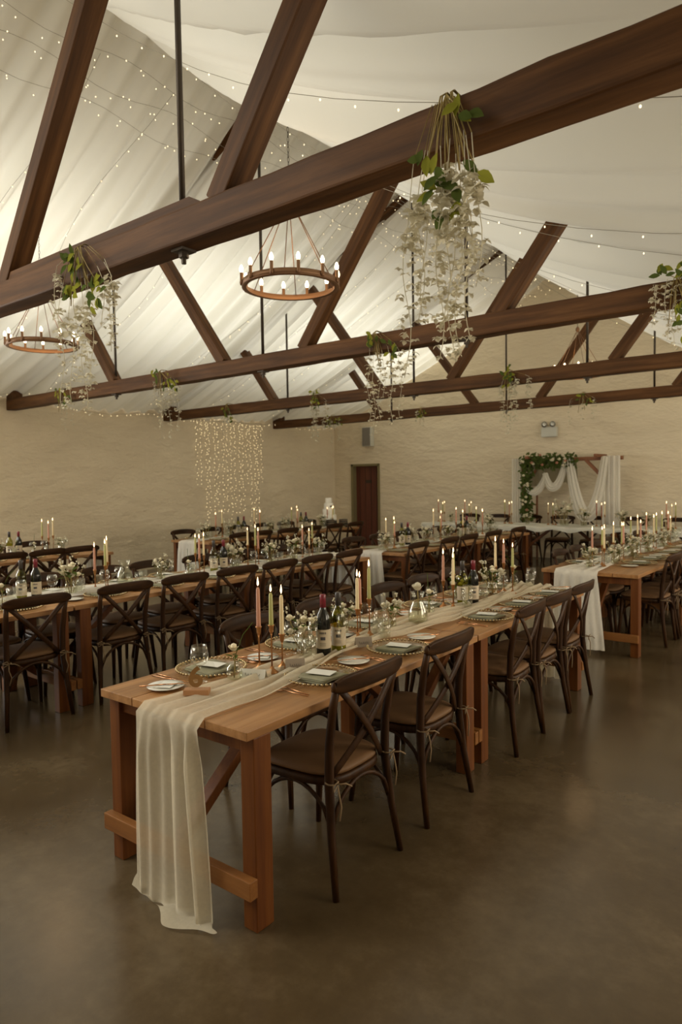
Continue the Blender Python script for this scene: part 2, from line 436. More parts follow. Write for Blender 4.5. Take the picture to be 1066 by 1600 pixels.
# ------------------------------------------------------------ cross-back chair (sitter faces +Y)
def make_chair():
    t = thing('cross_back_chair', '', 'chair')
    def post(s): return [(s*.232, -.255, 0), (s*.212, -.222, .22), (s*.196, -.2, .44), (s*.196, -.205, .60), (s*.203, -.232, .76), (s*.208, -.255, .845)]
    for s in (-1, 1):
        MB().tube(post(s), [.014, .017, .02, .019, .017, .015], 10).build('rear_post', M['chair'], t, True)
        MB().tube([(s*.215, .205, 0), (s*.195, .178, .25), (s*.185, .168, .43)], [.013, .018, .021], 10).build('front_leg', M['chair'], t, True)
    rl = MB()
    def railf(u, v):
        a = 2*PI*v; x = -.232+.464*u; bow = -.045*(1-(2*u-1)**2)
        e = 1-abs(2*u-1)**8*.45
        ca, sa = math.cos(a), math.sin(a); return (x, -.262+bow+.0125*math.copysign(abs(ca)**.5, ca)-.006*sa, .85+.038*e*math.copysign(abs(sa)**.5, sa)+.012*(1-(2*u-1)**2))
    rl.grid(railf, 20, 16)
    rl.ball((-.230, -.262, .85), .0135, 8, 1.7); rl.ball((.230, -.262, .85), .0135, 8, 1.7)
    rl.build('top_rail', M['rail'], t, True)
    for s in (-1, 1):
        pts = []
        for k in range(9):
            u = k/8; pts.append((s*(.195-.37*u), -.262-.028*math.sin(PI*u)+.075*u+(.006*s), .83-.385*u))
        MB().tube(pts, [(.017, .007)]*9, 8, flat=(1, 0, .9)).build('back_brace', M['chair'], t, True)
    out = []
    def ring(z, gx):
        pts = []
        for k in range(28):
            a = 2*PI*k/28; ca, sa = math.cos(a), math.sin(a)
            x = math.copysign(abs(ca)**.55, ca); y = math.copysign(abs(sa)**.55, sa)
            wd = .205+.02*y
            pts.append((x*(wd+gx), y*(.205+gx)-.005, z))
        return pts
    def slab(zs):
        mb = MB(); vs = []; n = 28
        for z, g in zs: vs += ring(z, g)
        fs = [(i*n+k, i*n+(k+1) % n, (i+1)*n+(k+1) % n, (i+1)*n+k) for i in range(len(zs)-1) for k in range(n)]
        fs += [tuple(range(n-1, -1, -1)), tuple((len(zs)-1)*n+k for k in range(n))]
        return mb.add(vs, fs)
    slab([(.415, 0), (.418, .008), (.447, .008), (.45, 0)]).build('seat_frame', M['chair'], t, True)
    pad = slab([(.452, -.01), (.458, .004), (.472, .004), (.482, -.02), (.488, -.08), (.49, -.15)]).build('seat_pad', M['pad'], t, True)
    for s in (-1, 1):                                # ties at the rear posts
        mb = MB(); px, py = s*.198, -.215
        mb.tube([(px-.026*math.cos(a), py-.026*math.sin(a), .452) for a in [2*PI*k/10 for k in range(11)]], .0035, 5)
        mb.tube([(px, py-.028, .452), (px-.02, py-.05, .475), (px-.05, py-.05, .47), (px-.045, py-.045, .44), (px, py-.03, .45)], .003, 5)
        mb.tube([(px, py-.028, .452), (px+.03, py-.05, .45), (px+.06, py-.055, .43)], .0035, 5)
        mb.tube([(px, py-.028, .452), (px-.008, py-.045, .41), (px+.01, py-.04, .36), (px-.006, py-.042, .31)], .0035, 5)
        mb.build('cushion_tie', M['cord'], pad, True)
    def arch(a, b):
        a, b = Vector(a), Vector(b); d_ = b-a
        pts = [a+Vector((0, 0, -.0))]
        for k in range(11):
            u = k/10; h = math.sin(PI*u)**.55
            pts.append(a+d_*(u)+Vector((0, 0, .165*h)))
        return MB().tube(pts, .010, 6)
    for a, b in (((-.19, .18, .25), (.19, .18, .25)), ((-.205, -.215, .25), (.205, -.215, .25)), ((-.2, -.215, .25), (-.195, .178, .25)), ((.2, -.215, .25), (.195, .178, .25))):
        arch(a, b).build('arched_stretcher', M['chair'], t, True)
    return t

# ------------------------------------------------------------ tableware
def make_charger():
    t = thing('charger_plate', '', 'plate')
    MB().lathe([(.001, .004), (.10, .004), (.125, .012), (.158, .018), (.16, .021), (.124, .017), (.1, .009), (.001, .009)], n=40).build('dish', M['charger'], t, True)
    mb = MB()
    for k in range(52):
        a = 2*PI*k/52; mb.ball((.162*math.cos(a), .162*math.sin(a), .0205), .0072, 6)
    mb.build('bead_rim', M['bead'], t, True)
    return t
def make_napkin():
    t = thing('napkin', '', 'napkin')
    mb = MB()
    for k in range(3):
        z = .012+.005*k; s = .092-.004*k
        mb.grid(lambda u, v: ((u-.5)*2*s, (v-.5)*2*.088, z+.003*math.sin(3*u+k)+.004*math.cos(2.4*v)-.004*abs(2*u-1)**4), 8, 8)
    o = mb.build('folded_cloth', M['sage'], t, True)
    o.modifiers.new('thickness', 'SOLIDIFY').thickness = .004
    return t
def make_menu():
    o = MB().box((0, 0, .001), (.075, .12, .0015)).build('menu_card', M['paper']); return tag(o, '', 'card')
def make_fork():
    mb = MB(); mb.tube([(0, -.1, .004), (0, -.02, .006), (0, .03, .009)], [(.0035, .002), (.0028, .002), (.003, .002)], 6)
    mb.grid(lambda u, v: ((u-.5)*.022, .03+.03*v, .009-.004*math.sin(PI*v)), 4, 3)
    for k in range(4): mb.tube([(-.0093+.0062*k, .058, .009), (-.0093+.0062*k, .10, .006)], .0013, 5)
    return tag(mb.build('fork', M['copper'], None, True), '', 'fork')
def make_knife():
    mb = MB(); mb.tube([(0, -.11, .004), (0, 0, .005)], [(.004, .0025), (.0035, .0025)], 6)
    mb.tube([(0, 0, .005), (.001, .06, .004), (-.002, .115, .003)], [(.007, .001), (.009, .001), (.001, .0008)], 6, flat=(1, 0, 0))
    return tag(mb.build('knife', M['copper'], None, True), '', 'knife')
def make_spoon():
    mb = MB(); mb.tube([(0, -.1, .004), (0, .03, .007), (0, .05, .006)], [(.0035, .002), (.0028, .002), (.003, .002)], 6)
    mb.grid(lambda u, v: (.018*math.sin(PI*(.08+.84*v))*(2*u-1), .05+.055*v, .006-.006*(1-(2*u-1)**2)*math.sin(PI*v)), 6, 8)
    return tag(mb.build('spoon', M['copper'], None, True), '', 'spoon')
def make_sideplate():
    return tag(MB().lathe([(.001, .003), (.05, .003), (.078, .012), (.08, .013), (.052, .007), (.001, .007)], n=32).build('side_plate', M['white'], None, True), '', 'plate')
def make_wineglass():
    t = thing('wine_glass', '', 'glass')
    MB().lathe([(.034, .0), (.033, .002), (.006, .006), (.004, .012), (.004, .065), (.012, .074)], n=20).build('stem', M['glass'], t, True)
    MB().lathe([(.008, .072), (.03, .084), (.041, .105), (.041, .125), (.033, .163), (.0315, .163), (.038, .125)], n=20, close=False).build('bowl', M['cutglass'], t, True)
    return t
def make_tumbler():
    return tag(MB().lathe([(.028, 0), (.034, .001), (.037, .105), (.0345, .105), (.031, .008), (.0, .008)], n=18, close=False).build('tumbler', M['cutglass'], None, True), '', 'glass')
def make_flute():
    t = thing('champagne_flute', '', 'glass')
    MB().lathe([(.03, 0), (.029, .002), (.005, .005), (.0035, .08), (.008, .088)], n=16).build('stem', M['glass'], t, True)
    MB().lathe([(.006, .086), (.02, .105), (.025, .14), (.022, .215), (.021, .215)], n=16, close=False).build('bowl', M['cutglass'], t, True)
    return t
def make_carafe():
    t = thing('glass_carafe', '', 'carafe')
    mb = MB().lathe([(.05, 0), (.06, .006), (.062, .05), (.052, .09), (.036, .125), (.033, .15), (.044, .185), (.046, .19), (.042, .188), (.031, .15), (.034, .125), (.05, .088), (.058, .05), (.056, .01), (0, .01)], n=20, close=False)
    mb.build('jug_body', M['cutglass'], t, True)
    MB().lathe([(.054, .012), (.056, .05), (.05, .075), (.001, .075)], n=20).build('water', M['water'], t, True)
    return t
def make_bottle(kind):
    t = thing('wine_bottle', '', 'bottle')
    g = M['winered'] if kind == 'red' else M['greenglass']
    MB().lathe([(.034, 0), (.037, .004), (.037, .175), (.034, .195), (.018, .225), (.0145, .24), (.0145, .262)], n=20).build('bottle_body', g, t, True)
    MB().lathe([(.0152, .235), (.0155, .30), (.014, .303)], n=14).build('cap', M['foil'] if kind == 'red' else M['capd'], t, True)
    lb = MB()
    lb.grid(lambda u, v: (.0376*math.cos(-PI*.5+(u-.5)*3.6), .0376*math.sin(-PI*.5+(u-.5)*3.6), .035+.095*v), 16, 1)
    l = lb.build('label', M['label'], t, True)
    pr = MB()
    def bl(u0, u1, z0, z1): pr.grid(lambda u, v: (.0381*math.cos(-PI*.5+(u0+(u1-u0)*u)), .0381*math.sin(-PI*.5+(u0+(u1-u0)*u)), z0+(z1-z0)*v), 4, 1)
    for a, b in ((-.42, -.30), (-.24, -.10), (-.04, .12), (.18, .26), (.32, .44)): bl(a, b, .108, .118)
    bl(-.3, .35, .078, .094)
    for k in range(3): bl(-.42, .42, .05+.006*k, .0515+.006*k)
    pr.build('print', M['ink'], l)
    if kind != 'red':
        MB().lathe([(.033, .004), (.0335, .085), (.001, .085)], n=16).build('wine', mat('pale_wine', (.50, .48, .06), .1), t, True)
    return t
def rose_mb(mb, c, r, seed=0):
    rr = random.Random(seed); c = Vector(c)
    mb.ball(c+Vector((0, 0, r*.1)), r*.55, 8, 1.1)
    for k in range(11):
        a = k*2.4; ring = k/11; R0 = r*(.42+.55*ring); tilt = .25+.75*ring; h = r*(1.05-.35*ring)
        ca, sa = math.cos(a), math.sin(a)
        def pf(u, v, ca=ca, sa=sa, R0=R0, tilt=tilt, h=h):
            b = (u-.5)*1.7; wv = math.sin(PI*min(1, .25+.75*v)); rad = R0*(.45+.6*v*tilt+.18*v*v)
            x = rad*math.cos(b*(.6+.4*wv)); y = rad*math.sin(b*(.6+.4*wv))
            return c+Vector((x*ca-y*sa, x*sa+y*ca, -r*.5+h*v*(1-.22*abs(2*u-1)**2)))
        mb.grid(pf, 4, 3)
    return mb
def make_candle(m):
    def f():
        t = thing('taper_candle', '', 'candle')
        MB().lathe([(.011, 0), (.0105, .02), (.0085, .175), (.005, .185)], n=12).build('wax', m, t, True)
        wk = MB().tube([(0, 0, .183), (.001, 0, .196)], .0012, 5).build('wick', M['wick'], t)
        MB().lathe([(.0005, .19), (.0042, .199), (.0048, .206), (.003, .218), (.0005, .232)], n=8).build('flame', M['flame'], wk, True)
        return t
    return f
def make_stick(h):
    def f():
        t = thing('candlestick', '', 'candlestick')
        MB().lathe([(.030, 0), (.029, .004), (.012, .016), (.005, .03)], n=16).build('base', M['brass'], t, True)
        MB().lathe([(.004, .028), (.0032, h-.05), (.005, h-.04)], n=8).build('shaft', M['brass'], t, True)
        MB().lathe([(.005, h-.042), (.010, h-.03), (.0125, h-.006), (.0155, h-.003), (.0155, h), (.012, h), (.011, h-.012), (0, h-.012)], n=12).build('cup', M['brass'], t, True)
        return t
    return f
def make_budvase():
    t = thing('bud_vase', '', 'vase')
    MB().lathe([(.022, 0), (.034, .012), (.037, .035), (.03, .058), (.02, .07), (.021, .078), (.018, .072)], n=16, close=False).build('vase_body', M['cutglass'], t, True)
    MB().lathe([(.02, .004), (.033, .015), (.035, .034), (.001, .036)], n=14).build('water', M['water'], t, True)
    return t
def make_jar():
    t = thing('jar_vase', '', 'vase')
    MB().lathe([(.034, 0), (.042, .006), (.043, .08), (.036, .1), (.033, .115), (.038, .122), (.036, .122)], n=18, close=False).build('vase_body', M['cutglass'], t, True)
    MB().lathe([(.036, .006), (.040, .012), (.040, .06), (.001, .06)], n=16).build('water', M['water'], t, True)
    return t
def make_rosestem(grass=True):
    def f():
        t = thing('cream_rose', '', 'flower')
        MB().tube([(0, 0, .01), (.004, .002, .07), (0, 0, .12)], .003, 6).build('stem', M['stem'], t, True)
        rose_mb(MB(), (0, 0, .145), .027, 3).build('rose_head', M['rose'], t, True)
        lf = MB()
        for k in range(5):
            a = k*1.7; lf.leaf((.0, 0, .075+.012*k), (math.cos(a), math.sin(a), .5), (0, 0, 1), .045, .022)
        if grass: lf.tube([(0, 0, .09), (.04, .012, .2), (.085, .02, .255)], .0018, 5)
        lf.build('foliage', M['leaf'], t, True)
        return t
    return f
def make_bouquet(seed, big=1.0, nr=7):
    def f():
        rr = random.Random(seed); t = thing('flower_bunch', '', 'flowers')
        st = MB(); lf = MB(); sp = MB()
        for k in range(nr):
            a = 2*PI*k/nr+rr.random(); rad = (.035+.04*rr.random())*big*(0 if k == 0 else 1); z = (.125+.075*rr.random())*big
            p = (rad*math.cos(a), rad*math.sin(a), z)
            rose_mb(MB(), p, (.021+.010*rr.random())*big, seed*10+k).build('blossom', M['rose'] if rr.random() < .6 else M['petal'], t, True)
            st.tube([(0.2*p[0], .2*p[1], .012), p], .002, 5)
        for k in range(14):
            a = rr.random()*6.28; e = rr.uniform(-.1, .8)
            lf.leaf((.02*math.cos(a), .02*math.sin(a), .10*big+.06*rr.random()*big), (math.cos(a), math.sin(a), e), (0, 0, 1), .07*big, .028*big, .25)
        for k in range(10):
            a = rr.random()*6.28; rad = .05+.05*rr.random()
            p = Vector((rad*math.cos(a)*big, rad*math.sin(a)*big, (.11+.13*rr.random())*big))
            st.tube([(0, 0, .06), p*.7, p], .0012, 4)
            for q in range(4): sp.ball(p+Vector((rr.uniform(-1, 1), rr.uniform(-1, 1), rr.uniform(-1, 1)))*.012*big, .006*big, 6)
        st.build('stem', M['stem'], t, True); lf.build('foliage', M['leaf'], t, True); sp.build('filler_blossom', M['petal'], t, True)
        return t
    return f
def make_placecard(m):
    def f():
        t = thing('place_card', '', 'card')
        mb = MB(); mb.add([(-.045, -.016, 0), (.045, -.016, 0), (.045, 0, .05), (-.045, 0, .05), (.045, .016, 0), (-.045, .016, 0)], [(0, 1, 2, 3), (3, 2, 4, 5)])
        mb.build('folded_card', m, t)
        k = MB(); pts = [(-.026+.052*i/60+.0018*math.cos(i*.55), 0, .022+(.0035+.004*abs(math.sin(i*.19+1)))*math.sin(i*.55)+.0015*math.cos(i*.23)) for i in range(61)]
        pts = [(x, -.016*(1-z/.05)-.0008, z) for x, y, z in pts]
        k.tube(pts, .0006, 4).build('script', M['ink'], t)
        return t
    return f

# ------------------------------------------------------------ table rows: (edge x towards the open floor, start y, number of tables, names)
Z = TH
ROWS = {
 'A': dict(x=-1.756, y=1.64, n=2, rz=R(1.07), nm='the front row'),
 'B': dict(x=-1.72, y=6.38, n=2, rz=0, nm='the arch-end row'),
 'C': dict(x=-4.62, y=.815, n=3, rz=0, nm='the middle row'),
 'D': dict(x=-4.47, y=6.78, n=2, rz=0, nm='the door row'),
 'E': dict(x=-7.85, y=1.41, n=2, rz=0, nm='the bare-wall row'),
 'F': dict(x=-7.75, y=6.58, n=2, rz=0, nm='the light-curtain row'),
}
def rowpt(r, dx, y):
    """dx: distance in from the open-floor edge"""
    c, s = math.cos(r['rz']), math.sin(r['rz']); ly = y-r['y']
    return (r['x']-dx*c-ly*s, r['y']-dx*s+ly*c)
for key, r in ROWS.items():
    for k in range(r['n']):
        x, y = rowpt(r, TW/2, r['y']+k*(TLEN+.01))
        table(x, y, 'wooden trestle table, %s from the entrance in %s' % (ORD[k], r['nm']), r['rz'], 'wooden trestle tables')
# the chairs
CH = {
 'A': ([2.236, 2.93, 3.945, 4.41, 4.90], [2.68, 3.30, 4.05, 4.57, 5.06], .05, .05),
 'B': ([7.59, 7.2, 7.8, 8.4, 9.0, 9.6], [6.93, 7.42, 8.05, 8.6, 9.2, 9.8], .05, -.05),
 'C': ([1.72, 2.335, 3.03, 3.6, 4.19, 4.73, 5.28, 5.80], [1.7, 2.3, 2.86, 3.46, 3.98, 4.6, 5.2, 5.8], .02, -.02),
 'D': ([7.0, 7.76, 8.29, 9.03, 9.87], [7.1, 7.7, 8.3, 8.9, 9.5, 10.1], .0, .05),
 'E': ([2.4, 3.0, 3.6, 4.07, 4.5], [2.6, 3.3, 3.9, 4.5], .12, .05),
 'F': ([6.98, 7.42, 8.03, 8.6, 9.2, 9.8], [6.9, 7.5, 8.1, 8.7, 9.3, 9.9], .18, .05),
}
jr = random.Random(11)
for key, (rs, ls, ro, lo) in CH.items():
    r = ROWS[key]
    for side, ys, off in ((1, rs, ro), (-1, ls, lo)):
        for k, y in enumerate(ys):
            # chair origin: .24 in front of its rear feet
            dx = (.20-off) if side > 0 else TW-.20+off
            x, yy = rowpt(r, dx, y)
            if key == 'A' and side > 0: x += .0
            a = r['rz']+(PI/2 if side > 0 else -PI/2)+jr.uniform(-.05, .05)
            nm = 'open-floor' if side > 0 else 'curtain-wall'
            place('chair', make_chair, 'dark cross-back chair, %s from the entrance, %s side of %s' % (ORD[k], nm, r['nm']), (x, yy, 0), a, 'dark cross-back chairs')
# top table
TOPX0, TOPY = -7.30, 11.72
for k in range(3):
    o = table(TOPX0+k*(TLEN+.01), TOPY+TW/2-.02, 'wooden top table under white cloth by the arch, %s from the door' % ORD[k], -PI/2, 'wooden trestle tables')
for k in range(8):
    place('chair', make_chair, 'dark cross-back chair behind the top table, %s from the door end' % ORD[k], (TOPX0+.4+k*.67, TOPY+TW+.12, 0), PI+jr.uniform(-.08, .08), 'dark cross-back chairs')

# ------------------------------------------------------------ runners
def gauze_run(name, label, xc, y0, y1, hw, near_hang=0, far_hang=0, amp=.012, seed=0, m='gauze', rowfn=None, pool=False, wander=.04, spread=1.0):
    rr = random.Random(seed); ph = [rr.uniform(0, 6.28) for _ in range(8)]
    L = y1-y0; tot = near_hang+L+far_hang
    ns = max(30, int(tot/.03)); nu = 46
    def fn(u, v):
        s = v*tot-near_hang; a = (u-.5)*2
        if s < 0:                                   # falls over the near end
            h = -s; k = h/near_hang
            fo = .020*math.sin(u*19+2.2*math.sin(u*6+ph[0])+ph[1])+.007*math.sin(u*43+ph[0])+.006*math.sin(u*9+h*4)
            e0 = max(0, .02-(Z+.006-h))
            y = y0-.040-fo*min(1, h*6)*(1-.85*min(1, e0*12))-.012*k
            z = Z+.006-h; w_ = hw*(1+.16*k*spread); x = xc+a*w_+.01*k*math.sin(4*a)+.05*k*u
            if pool:
                lift = .05*max(0, 1-u/.16)-.03*math.exp(-((u-.35)/.1)**2)
                ztop = .01+lift
                if z < ztop:
                    e = (ztop-z)*(1-.7*max(0, (u-.86)/.14)**2); q_ = 1-math.exp(-e*6)
                    y -= e*(.08+.42*math.exp(-((u-.62)/.16)**2)); x += e*1.9*max(0, u-.62)*(1-.35*max(0, u-.8)/.2); z = ztop*max(0, 1-e*3)+.008+.020*q_*(.5+.5*math.sin(u*13+e*16+.6))*math.exp(-e*2)
            elif z < .01: z = .01
        elif s > L:
            h = s-L; y = y1+.012+.018*math.sin(u*29+ph[2])*min(1, h*6)+.008*math.sin(u*61)*min(1, h*6); z = max(.01, Z+.006-h); x = xc+a*hw*(1+.1*h)
        else:
            y = y0+s; t_ = min(1, s/.4)
            amp2 = amp*1.5; wv = wander*math.sin(y*2.3+ph[3])*t_
            nar = 1-t_*(.38+.22*math.sin(y*3.7+ph[4]))
            x = xc+a*hw*nar+wv
            f1 = math.sin(a*13+y*3.2+ph[5]+1.5*math.sin(y*2.2)); f2 = math.sin(a*23-y*5+ph[6]); f3 = math.sin(y*14+a*5+ph[7])
            z = Z+.006+amp*(1+.55*f1+.3*f2+.25*f3*t_)*(.35+.65*t_)
        if rowfn: x, y = rowfn(x, y)
        return (x, y, z)
    o = MB().grid(fn, nu, ns).build(name, M[m], None, True)
    return tag(o, label, 'table runner', 'gauze table runners')
rA = ROWS['A']
def rotA(x, y): return rowpt(rA, rA['x']-x, y)
gauze_run('table_runner', 'cream gauze runner on the front row, falling over its end to pool on the floor', -2.155, 1.635, 5.31, .182, .93, .74, .017, 3, 'gauze', rotA, True, .05)
gauze_run('table_runner', 'cream gauze runner hanging over the entrance end of the arch-end row', -2.27, 6.375, 10.04, .20, .72, 0, .014, 5, 'chiffon')
gauze_run('table_runner', 'cream gauze runner along the middle row', -5.09, .82, 6.295, .25, .3, .70, .016, 8, 'chiffon')
gauze_run('table_runner', 'cream gauze runner hanging over the entrance end of the door row', -4.93, 6.775, 10.43, .16, .70, 0, .012, 9, 'chiffon')
gauze_run('table_runner', 'cream gauze runner along the bare-wall row', -8.3, 1.42, 5.05, .18, .2, .3, .012, 12, 'chiffon')
gauze_run('table_runner', 'cream gauze runner hanging over the entrance end of the light-curtain row', -8.2, 6.575, 10.2, .20, .5, 0, .012, 13, 'chiffon')
def topcloth(u, v):
    x = TOPX0+5.48*u; s = v*.95
    if s < .10: y = TOPY-.475+.436; z = Z+.008-(.10-s)*(.75+.25*math.sin(u*60)); y = TOPY-.03-.012*math.sin(u*90)
    else: y = TOPY-.03+(s-.1); z = Z+.008+.006*math.sin(u*50+v*9)
    return (x, y, z)
tag(MB().grid(topcloth, 220, 22).build('tablecloth', M['linen'], None, True), 'white cloth laid over the long top table by the arch', 'tablecloth')

# ------------------------------------------------------------ things on the front row
NR = 'on the front row'
def atA(x, y, z=Z): p = rotA(x+(y-1.64)*.0187, y); return (p[0], p[1], z)
def setting(px_, py_, rz, lab, near=True, z=Z, full=True):
    place('charger', make_charger, 'beaded glass charger plate '+lab, (px_, py_, z), rz, 'beaded charger plates')
    place('napkin', make_napkin, 'folded sage napkin on the charger '+lab, (px_, py_, z), rz, 'sage napkins')
    if near: place('menu', make_menu, 'white menu card on the napkin '+lab, (px_+.01*math.cos(rz), py_, z+.031), rz+.25, 'menu cards')
for side, ys, xs in ((1, [2.30, 2.92, 3.92, 4.45, 4.96], -1.965), (-1, [2.11, 2.70, 3.32, 4.05, 4.60, 5.08], -2.475)):
    nm = 'open-floor' if side > 0 else 'curtain-wall'
    for k, y in enumerate(ys):
        x, yy, _ = atA(xs, y); rz = PI/2 if side > 0 else -PI/2
        lab = ', %s from the entrance, %s side of the front row' % (ORD[k], nm)
        setting(x, yy, rz, lab.strip(', '))
        d_ = 1 if side > 0 else -1
        def cut(key, fn, n_, dx, dy, a=0, dz=0):
            place(key, fn, '%s beside the %s %s-side plate of the front row' % (n_, ORD[k], nm), (x+dx*d_, yy+dy, Z+dz), rz+a, 'copper cutlery')
        cut('fork', make_fork, 'outer copper fork', .02, -.235*d_, .1); cut('fork', make_fork, 'inner copper fork', .01, -.205*d_, -.05)
        cut('knife', make_knife, 'copper knife', .05, .195*d_, 0); cut('spoon', make_spoon, 'copper spoon', .06, .218*d_, .06)
        place('sideplate', make_sideplate, 'white side plate by the '+lab[2:], (x-.05*d_, yy+.30*d_, Z+.001), 0, 'white side plates')
        cut('knife', make_knife, 'copper butter knife', -.05, .30*d_, .9, .013)
        if side < 0 and k < 2:
            place('menu', make_menu, 'small white card lying on the %s curtain-wall side plate of the front row' % ORD[k], (x+.045, yy-.29, Z+.012), .5, 'menu cards', (.9, .75, 1))
        place('wine', make_wineglass, 'clear wine glass by the '+lab[2:], (x-(.20*d_ if d_ > 0 else -.145), yy+(.12 if d_ > 0 else -.19), Z+.016), rz, 'wine glasses')
        if (k+side) % 2 and not (side < 0 and k == 0): place('tumbler', make_tumbler, 'pressed glass tumbler by the '+lab[2:], (x-.24*d_, yy+.19*d_, Z+.016), rz, 'tumblers')
# table number six
t = thing('table_number', 'gold table number six in clear disc on wooden block at end of front row', 'table number', atA(-2.21, 1.80, Z+.016), R(38))
bk = MB().box((0, 0, .0115), (.105, .045, .023)).build('wooden_block', M['block'], t, bevel=.002)
MB().lathe([(.001, -.0012), (.078, -.0012), (.078, .0012), (.001, .0012)], n=48).xf(Matrix.Translation((0, 0, .098)) @ Matrix.Rotation(PI/2, 4, 'X')).build('acrylic_disc', M['glass'], t)
def text_mesh(s, size, name, m, parent, ext=.001):
    cu = bpy.data.curves.new(name, 'FONT'); cu.body = s; cu.size = size; cu.extrude = ext; cu.align_x = 'CENTER'; cu.offset = .0035
    o = bpy.data.objects.new(name, cu); sc.collection.objects.link(o)
    me = bpy.data.meshes.new_from_object(o.evaluated_get(bpy.context.evaluated_depsgraph_get()))
    bpy.data.objects.remove(o); me.materials.clear(); me.materials.append(m)
    o = bpy.data.objects.new(name, me); sc.collection.objects.link(o); o.parent = parent
    return o
n6 = text_mesh('6', .115, 'numeral', M['gold'], t); n6.rotation_euler = (PI/2, 0, 0); n6.location = (-.004, -.003, .034); n6.scale = (1.05, 1.0, 1)

CN = 0
def candle(x, y, kind, h, lab, z=Z+.016):
    global CN
    hk = round(h, 2)
    place('stick%s' % hk, make_stick(hk), 'brass candlestick under the '+lab, (x, y, z), 0, 'brass candlesticks')
    place('candle_'+kind, make_candle(M[kind]), lab[0:] , (x, y, z+hk-.012), rnd.uniform(0, 6), 'taper candles', (1, 1, rnd.choice((.85, 1, 1.05))))
CNAME = {'dusty': 'dusty pink', 'olive': 'olive green', 'ivory': 'ivory', 'rust': 'rust'}
def trio(pts, where):
    seen = set()
    for (x, y, kind, h) in pts:
        candle(x, y, kind, h, 'lit %s candle %s' % (('lower ' if kind in seen else '')+CNAME[kind], where)); seen.add(kind)
def A_(x, y): p = atA(x, y); return p[0], p[1]
trio([(*A_(-2.27, 2.22), 'dusty', .20), (*A_(-2.18, 2.21), 'olive', .22), (*A_(-2.2, 2.30), 'ivory', .16)], 'in the first cluster '+NR)
trio([(*A_(-2.28, 2.99), 'ivory', .16), (*A_(-2.33, 3.08), 'dusty', .17), (*A_(-2.25, 3.06), 'olive', .21)], 'in the second cluster '+NR)
trio([(*A_(-2.35, 4.05), 'dusty', .18), (*A_(-2.30, 4.10), 'olive', .22), (*A_(-2.27, 4.04), 'ivory', .16)], 'in the third cluster '+NR)
trio([(*A_(-2.32, 4.78), 'ivory', .20), (*A_(-2.29, 4.86), 'dusty', .22), (*A_(-2.19, 4.80), 'olive', .20)], 'in the last cluster '+NR)
G = Z+.016
def put(key, fn, lab, x, y, z=G, rz=0, grp=None, s=None): return place(key, fn, lab, (x, y, z), rz, grp, s)
def bud(x, y, lab, rz=0, z=G):
    put('budvase', make_budvase, 'small round glass bud vase '+lab, x, y, z, 0, 'bud vases')
    put('rosestem', make_rosestem(True), 'cream rose in the bud vase '+lab, x, y, z, rz, 'single roses')
def bouquet(x, y, lab, v=0, z=G, s=1.0):
    put('jar', make_jar, 'clear glass jar vase '+lab, x, y, z, 0, 'jar vases', (s*.9, s*.9, s*.75))
    put('bouquet%d' % v, make_bouquet(20+v), 'white flower bunch in the jar '+lab, x, y, z, x*7 % 6, 'flower bunches', (s, s, s))
bud(*A_(-2.235, 2.03), 'beside the number six', R(20)); bud(*A_(-2.30, 3.78), 'behind the carafe on the front row', 2.0); bud(*A_(-2.36, 5.2), 'at the far end of the front row', 4)
bouquet(*A_(-2.26, 2.52), 'beside the first wine bottles on the front row', 0)
bouquet(*A_(-2.43, 3.05), 'beside the second candle cluster on the front row', 1, s=.9)
bouquet(*A_(-2.27, 3.30), 'close to the carafe on the front row', 2, s=.85)
bouquet(*A_(-2.27, 4.62), 'near the far end of the front row', 3, s=1.1)
bouquet(*A_(-2.42, 4.38), 'behind the second wine bottles on the front row', 1, s=.9)
put('bottle_red', lambda: make_bottle('red'), 'red wine bottle with burgundy foil, first on the front row', *A_(-2.20, 2.60), G, R(35), 'red wine bottles')
put('bottle_white', lambda: make_bottle('white'), 'half-full white wine bottle, first on the front row', *A_(-2.175, 2.69), G, R(35), 'white wine bottles')
put('bottle_white', None, 'white wine bottle, second on the front row', *A_(-2.28, 4.19), G, R(35), 'white wine bottles')
put('bottle_red', None, 'red wine bottle with burgundy foil, second on the front row', *A_(-2.235, 4.26), G, R(35), 'red wine bottles')
put('flute', make_flute, 'champagne flute by the first open-floor plate of the front row', *A_(-2.13, 2.44), G)
put('flute', None, 'champagne flute in front of the first white wine bottle', *A_(-2.10, 2.62), G, 0)
put('carafe', make_carafe, 'pressed glass carafe holding a white rose on the front row', *A_(-2.21, 3.50), G, 0, 'carafes')
ro = thing('white_rose', 'white rose sitting in the mouth of the carafe on the front row', 'flower', (*A_(-2.21, 3.50), G+.20))
rose_mb(MB(), (0, 0, .022), .04, 9).build('petals', M['petal'], ro, True)
MB().tube([(0, 0, 0), (.004, 0, -.06), (0, .004, -.15)], .003, 6).build('stem', M['stem'], ro, True)
put('tumbler', None, 'pressed glass tumbler beside the first white wine bottle on the front row', *A_(-2.15, 3.06), G, 0, 'tumblers')
put('pc_white', make_placecard(M['paper']), 'white place card with script beside the number six vase', *A_(-2.19, 2.10), G, R(25), 'place cards', (1.35, 1.2, .8))
put('pc_kraft', make_placecard(M['kraft']), 'brown place card in front of the first open-floor plate', *A_(-2.13, 2.31), G, R(50), 'place cards')
put('pc_kraft', None, 'brown place card in front of the second candle cluster', *A_(-2.13, 2.84), G, R(50), 'place cards')

